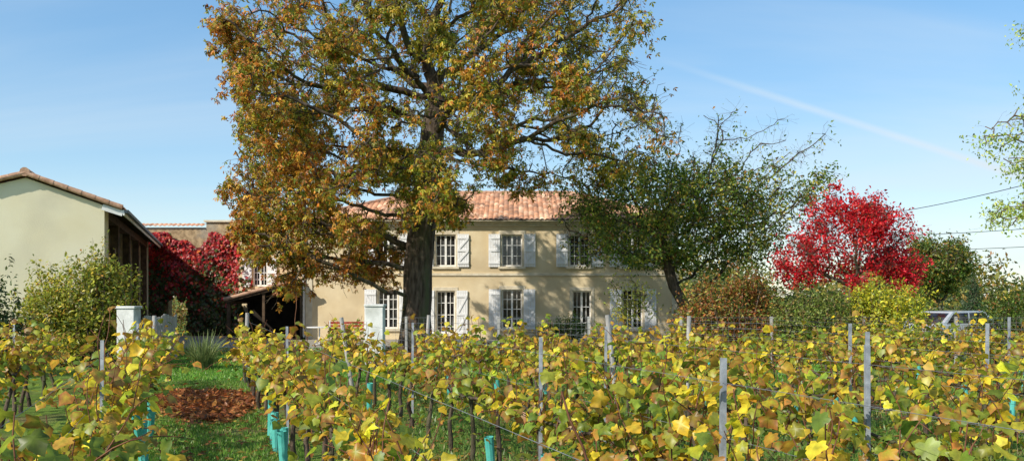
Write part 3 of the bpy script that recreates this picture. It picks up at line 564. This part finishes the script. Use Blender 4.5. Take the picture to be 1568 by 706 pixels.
# ---------------- vineyard
dv=np.array([-.342,.940,0]); nv=np.array([.940,.342,0])
def pt(s,Y,z=0,ds=0): t=(Y-.342*s)/.94; return nv*(s+ds)+dv*t+np.array([0,0,z])
vine_pal=[(.52,.46,.035),(.76,.55,.035),(.30,.32,.03),(.15,.22,.025),(.50,.24,.035),(.24,.11,.03)]
def vine_row(s,Y0,Y1,wts,hmul=1.0,posts=(),dens=1.0,lat=12,zc=.70,weak=()):
    e=empty('grapevine_row'); t0=(Y0-.342*s)/.94; t1=(Y1-.342*s)/.94
    ts=np.arange(t0,t1,.95); canP0=[];canP1=[];cr=[]; LC=[];LT=[];LN=[];tr0=[];tr1=[];trr=[]; VG=[]
    for t in ts:
        t=t+rng.uniform(-.12,.12); base=nv*(s+rng.normal(0,.03))+dv*t; g0=len(LC)
        p=base.copy(); p[2]=-.05
        for k in range(4):
            q=p+np.array([rng.normal(0,.03),rng.normal(0,.03),.2]); tr0.append(p);tr1.append(q);trr.append(.032-.003*k); p=q
        for sg in (-1,1):
            a=p.copy()
            for k in range(3):
                q=a+dv*sg*.16+np.array([0,0,rng.normal(.02,.02)]); tr0.append(a);tr1.append(q);trr.append(.018-.003*k); a=q
        vig=rng.uniform(.66,1.12)*hmul; nc=int(rng.integers(8,18)*dens)
        if any(w0<base[1]<w1 for w0,w1 in weak): vig*=.66; nc=int(nc*.75)
        for c_ in range(nc):
            o=base+dv*rng.uniform(-.5,.5)+nv*rng.normal(0,.05); o[2]=zc+rng.normal(0,.07)
            L_=rng.uniform(.40,.95)*vig; bare=rng.random()<.08
            if bare: L_*=1.35
            dirv=unit(np.array([0,0,1.])+nv*rng.normal(0,.32)+dv*rng.normal(0,.35))
            droop=rng.random()<.34; p=o.copy(); st=.085; m=int(L_/st); d=dirv.copy()
            for k in range(m):
                d=unit(d+rng.normal(0,.13,3)+np.array([0,0,-.14 if droop else .01])+nv*(np.sign(d@nv)*.06 if droop else 0))
                q=p+d*st; canP0.append(p);canP1.append(q);cr.append(.0058-.003*k/m)
                if rng.random()<(.95 if k<m*.8 else .6)*(.35 if bare and k>m*.4 else 1):
                    nl=1 if rng.random()<.5 else 2
                    for _ in range(nl):
                        a=rng.normal(0,1,3); a[2]*=.4; a=unit(a); LC.append(q+a*rng.uniform(.03,.12)); LT.append(a*.8+np.array([0,0,-.7])); LN.append(a*.6+np.array([-.15,-.25,.6])+rng.normal(0,.5,3))
                p=q
        for c_ in range(int(lat*dens)):
            q=base+dv*rng.uniform(-.5,.5)+nv*rng.normal(0,.17); q[2]=rng.uniform(.38,.95); a=rng.normal(0,1,3); a[2]*=.4; a=unit(a)
            LC.append(q);LT.append(a*.8+np.array([0,0,-.6]));LN.append(a*.6+np.array([0,0,.6])+rng.normal(0,.4,3))
        VG+= [rng.normal(0,1)]*(len(LC)-g0)
    LC=np.array(LC);LT=np.array(LT);LN=np.array(LN); VG=np.array(VG)
    dist=np.linalg.norm(LC-np.array([0,0,1.9]),axis=1)
    ok=dist>1.05; LC,LT,LN,dist,VG=LC[ok],LT[ok],LN[ok],dist[ok],VG[ok]; n=len(LC)
    w=np.array(wts,float); co=palette(n,vine_pal,w,.27); 
    g2=palette(n,[(.14,.22,.03),(.26,.30,.035)],[1,1],.2); sw=rng.random(n)<np.clip(.15+.28*VG,0,.7); co[sw]=g2[sw]
    y2=palette(n,[(.80,.57,.03),(.64,.35,.03)],[2,1],.15); sw=rng.random(n)<np.clip(-.32*VG,0,.6); co[sw]=y2[sw]
    ci=palette(n,[(.32,.37,.04),(.52,.48,.045),(.17,.24,.03)],[3,3,2],.15); ci=ci*.5+co*.5
    br=rng.random(n)<.22; co[br]=palette(br.sum(),[(.32,.13,.03),(.50,.22,.04)],[1,1])
    sz=rng.uniform(.055,.125,n)
    near=dist<7.5
    if near.any(): make_leaves('leaves',LC[near],sz[near],LT[near],LN[near],T_vine,ci[near],co[near],M_leafv,e)
    if (~near).any(): make_leaves('leaves',LC[~near],sz[~near]*1.08,LT[~near],LN[~near],T_vinef,ci[~near],co[~near],M_leafv,e)
    tubes('canes',canP0,canP1,np.array(cr)+.0005,cr,4,M_cane,e); tubes('stocks',tr0,tr1,np.array(trr)+.003,trr,6,M_bark,e)
    W0=[];W1=[]
    for z in (.70,1.05,1.38):
        tt=np.linspace(t0-1,t1,16)
        for a_,b_ in zip(tt[:-1],tt[1:]): W0.append(nv*(s)+dv*a_+np.array([0,0,z]));W1.append(nv*(s)+dv*b_+np.array([0,0,z]))
    tubes('wires',W0,W1,np.full(len(W0),.0016),np.full(len(W0),.0016),4,M_wire,e)
    b=B()
    for Y in posts:
        p=pt(s,Y); lx=random.uniform(-.03,.03); 
        b.bar((p[0],p[1],-.1),(p[0]+lx,p[1],1.53),.030,.005,up=(0,1,0)); b.bar((p[0]-.016,p[1]+.022,-.1),(p[0]-.016+lx,p[1]+.022,1.53),.005,.04,up=(0,1,0))
    if posts: b.build('steel_posts',M_metal,e)
    return e
W_R=[3.2,3.2,2.8,1.9,1.4,1.0]; W_L=[2.2,1.6,2.8,3.0,1.3,1.3]
YEND=19.5
pos={0:(11.2,),1:(5.4,8.2,12.9),2:(6.85,11.2),3:(9.5,),4:(12.4,),5:(12.5,),6:(14,),7:(16.5,),8:(),9:()}
for k in range(10):
    s=1.17+1.88*k; Y0=max(1.5,s*.98)
    if Y0<YEND-.5: vine_row(s,Y0,YEND+rng.uniform(-.4,.4)+(.25*k),W_R,hmul=.97,posts=pos[k],dens=1.0 if k<3 else .85,weak={0:((5.2,7.6),),1:((12.5,15.5),(8.8,9.9)),2:((9.3,10.4),)}.get(k,()))
vine_row(-.71,2.7,19,W_L,posts=(7.6,12.5),lat=30,zc=.62,hmul=1.05); vine_row(-2.59,6.5,18.5,W_L,posts=(9,14),lat=20); vine_row(-4.47,13,18,W_L,dens=.8)
b=B()
for s,Y,h,l in ((1.17,19.8,1.55,.05),(3.05,17.5,1.5,-.25),(-.71,19.2,1.5,0),(6.81,15.0,1.6,-.18),(4.93,19.8,1.5,.1),(8.69,16.5,1.55,.05)):
    p=pt(s,Y); b.cyl((p[0],p[1],-.1),(p[0]+l,p[1],h),.045,.04,10)
b.build('vineyard_stakes',M_wood)
b=B(); rt=random.Random(3)
lst=[(1.02,10.2),(1.0,10.9),(1.02,11.5),(1.05,12.2),(-.50,10.1),(-.52,10.6),(-.50,11.3),(-.5,12.3),(.95,9.4),(-.45,9.6)]
for k in range(1,10):
    s=1.17+1.88*k
    for Y in np.arange(max(4.0,s*1.1),19,1.2):
        if rt.random()<(.28 if k==1 else .55): lst.append((s-rt.uniform(.05,.25),Y+rt.uniform(-.4,.4)))
for s,Y in lst:
    p=pt(s,Y); lx,ly=rt.uniform(-.07,.07),rt.uniform(-.07,.07); b.cyl((p[0],p[1],0),(p[0]+lx,p[1]+ly,rt.uniform(.40,.54)),.042,.05,10); b.f.pop()
b.build('vine_grow_tubes',M_tube)
# ---------------- grass
def grass(name,n,fn,h,w,pal,wts):
    P=fn(n); n=len(P); a=rng.random(n)*6.28; hh=h*rng.uniform(.5,1.4,n); d=np.stack([np.cos(a),np.sin(a),0*a],1)*(w*rng.uniform(.6,1.4,n))[:,None]
    ln=rng.normal(0,.35,(n,3)); ln[:,2]=1; tip=P+ln*hh[:,None]
    V=np.stack([P-d,P+d,tip],1).reshape(-1,3); F=np.arange(3*n).reshape(-1,3); c_=palette(n,pal,wts,gain=1.5); c_=np.repeat(c_,3,axis=0)
    np_mesh(name,V,F,M_leaf,None,c_)
def pathpts(n):
    Y=rng.uniform(7.5,20,n); s=rng.uniform(-.9,1.35,n); t=(Y-.342*s)/.94; P=nv*s[:,None]+dv*t[:,None]; 
    k=(np.sin(P[:,0]*2.3)+np.sin(P[:,1]*1.7+P[:,0])+rng.normal(0,.8,n))>-1.0
    q=((P[:,0]+5.35)/.85)**2+((P[:,1]-15.6)/2.1)**2
    return P[k&((q>1)|(rng.random(n)<.15))]
grass('path_grass',60000,pathpts,.05,.008,[(.10,.20,.03),(.15,.26,.04),(.20,.22,.06),(.06,.12,.02),(.26,.22,.10)],[4,4,1.5,2,1])
def lawnpts(n):
    Y=20+13*rng.random(n)**1.4; x=rng.uniform(-.42,.35,n)*Y; return np.stack([x,Y,0*x],1)
grass('lawn_grass',60000,lawnpts,.06,.016,[(.10,.22,.03),(.14,.28,.04),(.07,.15,.02),(.2,.26,.06)],[4,4,2,1])
def rowpts(n):
    Y=rng.uniform(5,19.5,n); x=rng.uniform(-.2,.62,n)*Y; return np.stack([x,Y,0*x],1)
grass('vineyard_grass',40000,rowpts,.07,.012,[(.08,.15,.03),(.12,.20,.04),(.20,.18,.07)],[4,3,1.5])
def litter(name,n,fn,pal,wts,size):
    P=fn(n); n=len(P); P[:,2]=rng.uniform(.01,.07,n); cc=palette(n,pal,wts,gain=1.25); t=rnd(n); t[:,2]*=.3; nr=rnd(n)*.45+np.array([0,0,1])
    make_leaves(name,P,rng.uniform(size*.6,size*1.3,n),t,nr,T_kite,cc,cc*.8,M_leaf,None)
def lp(n):
    a=rng.random(n)*6.28; r_=np.sqrt(rng.random(n))*(1+.15*np.sin(3*a)+rng.normal(0,.10,n)); return np.stack([-5.4+.88*r_*np.cos(a)-.36*2.1*r_*np.sin(a),15.7+2.1*r_*np.sin(a),0*a],1)
litter('fallen_leaf_patch',7000,lp,[(.36,.13,.04),(.24,.08,.03),(.44,.21,.07),(.14,.06,.025)],[4,3,2,2],.13)
def lw(n):
    a=rng.random(n)*6.28; r_=np.abs(rng.normal(0,5,n)); return np.stack([-3+r_*np.cos(a),29+r_*np.sin(a)*.8,0*a],1)
litter('fallen_chestnut_leaves',5000,lw,[(.28,.11,.03),(.36,.20,.05)],[1,1],.16)
def lv_(n):
    Y=rng.uniform(6,19,n); x=rng.uniform(-.45,.6,n)*Y; return np.stack([x,Y,0*x],1)
litter('fallen_vine_leaves',6000,lv_,[(.30,.14,.04),(.40,.30,.06),(.18,.08,.03)],[3,2,2],.10)

# ---------------- sky / sun
EL=math.radians(37); az=math.atan2(-.74,-.67)
to=Vector((math.sin(az)*math.cos(EL),math.cos(az)*math.cos(EL),math.sin(EL)))
w=bpy.data.worlds.new('World'); S.world=w; w.use_nodes=True; nt=w.node_tree; nt.nodes.clear(); N_=nt.nodes.new; K=nt.links.new
out=N_('ShaderNodeOutputWorld'); bg=N_('ShaderNodeBackground'); bg.inputs[1].default_value=.145
sk=N_('ShaderNodeTexSky'); sk.sky_type='NISHITA'; sk.sun_disc=False; sk.sun_elevation=EL; sk.sun_rotation=az%(2*math.pi); sk.air_density=1.0; sk.dust_density=.3; sk.ozone_density=2.5
gm=N_('ShaderNodeGamma'); gm.inputs[1].default_value=.60; K(sk.outputs[0],gm.inputs[0])
hs=N_('ShaderNodeHueSaturation'); hs.inputs['Saturation'].default_value=1.6; hs.inputs['Value'].default_value=2.3; K(gm.outputs[0],hs.inputs['Color'])
tc=N_('ShaderNodeTexCoord'); sp_=N_('ShaderNodeSeparateXYZ'); K(tc.outputs['Generated'],sp_.inputs[0])
def math_(op,a,b_=None,clamp=False):
    n=N_('ShaderNodeMath'); n.operation=op; n.use_clamp=clamp
    for i,v in enumerate((a,b_)):
        if v is None: continue
        if isinstance(v,(int,float)): n.inputs[i].default_value=v
        else: K(v,n.inputs[i])
    return n.outputs[0]
zz=math_('ADD',math_('MAXIMUM',sp_.outputs['Z'],0.0),.18)
cv=N_('ShaderNodeCombineXYZ'); K(math_('DIVIDE',sp_.outputs['X'],zz),cv.inputs[0]); K(math_('DIVIDE',sp_.outputs['Y'],zz),cv.inputs[1])
mp=N_('ShaderNodeMapping'); mp.inputs['Rotation'].default_value=(0,0,math.radians(35)); mp.inputs['Scale'].default_value=(.35,1.1,1); K(cv.outputs[0],mp.inputs[0])
nz=N_('ShaderNodeTexNoise'); nz.inputs['Scale'].default_value=.9; nz.inputs['Detail'].default_value=7; nz.inputs['Roughness'].default_value=.5; nz.inputs['Distortion'].default_value=.4; K(mp.outputs[0],nz.inputs['Vector'])
mr=N_('ShaderNodeMapRange'); mr.interpolation_type='SMOOTHSTEP'; mr.inputs[1].default_value=.36; mr.inputs[2].default_value=.75; mr.inputs[3].default_value=.03; mr.inputs[4].default_value=.7; K(nz.outputs['Fac'],mr.inputs[0])
dt=N_('ShaderNodeVectorMath'); dt.operation='DOT_PRODUCT'; K(tc.outputs['Generated'],dt.inputs[0]); dt.inputs[1].default_value=(-.294,.292,-.909)
ab=math_('ABSOLUTE',dt.outputs['Value']); m3=N_('ShaderNodeMapRange'); m3.interpolation_type='SMOOTHSTEP'; m3.inputs[1].default_value=0; m3.inputs[2].default_value=.006; m3.inputs[3].default_value=.35; m3.inputs[4].default_value=0; K(ab,m3.inputs[0])
m4=N_('ShaderNodeMapRange'); m4.inputs[1].default_value=.15; m4.inputs[2].default_value=.30; K(sp_.outputs['X'],m4.inputs[0])
tr=math_('MULTIPLY',m3.outputs[0],m4.outputs[0])
fac=math_('ADD',mr.outputs[0],tr,True)
mx=N_('ShaderNodeMixRGB'); K(fac,mx.inputs[0]); K(hs.outputs[0],mx.inputs[1]); mx.inputs[2].default_value=(5.2,5.9,6.4,1)
K(mx.outputs[0],bg.inputs[0]); K(bg.outputs[0],out.inputs[0])
sd=bpy.data.lights.new('sun','SUN'); sd.energy=5.0; sd.angle=math.radians(.53); sd.color=(1,.93,.80); so=bpy.data.objects.new('sun',sd); so.rotation_euler=(-to).to_track_quat('-Z','Y').to_euler(); col.objects.link(so)
# ---------------- camera
cd=bpy.data.cameras.new('camera'); cam=bpy.data.objects.new('camera',cd); col.objects.link(cam); cam.location=(0,0,1.9); cam.rotation_euler=(math.radians(90),0,0)
cd.sensor_width=36; cd.lens=36*1358/1568; cd.shift_y=.065; cd.clip_start=.05; cd.clip_end=5000
S.camera=cam
S.view_settings.view_transform='Standard'; S.view_settings.look='None'; S.view_settings.exposure=0
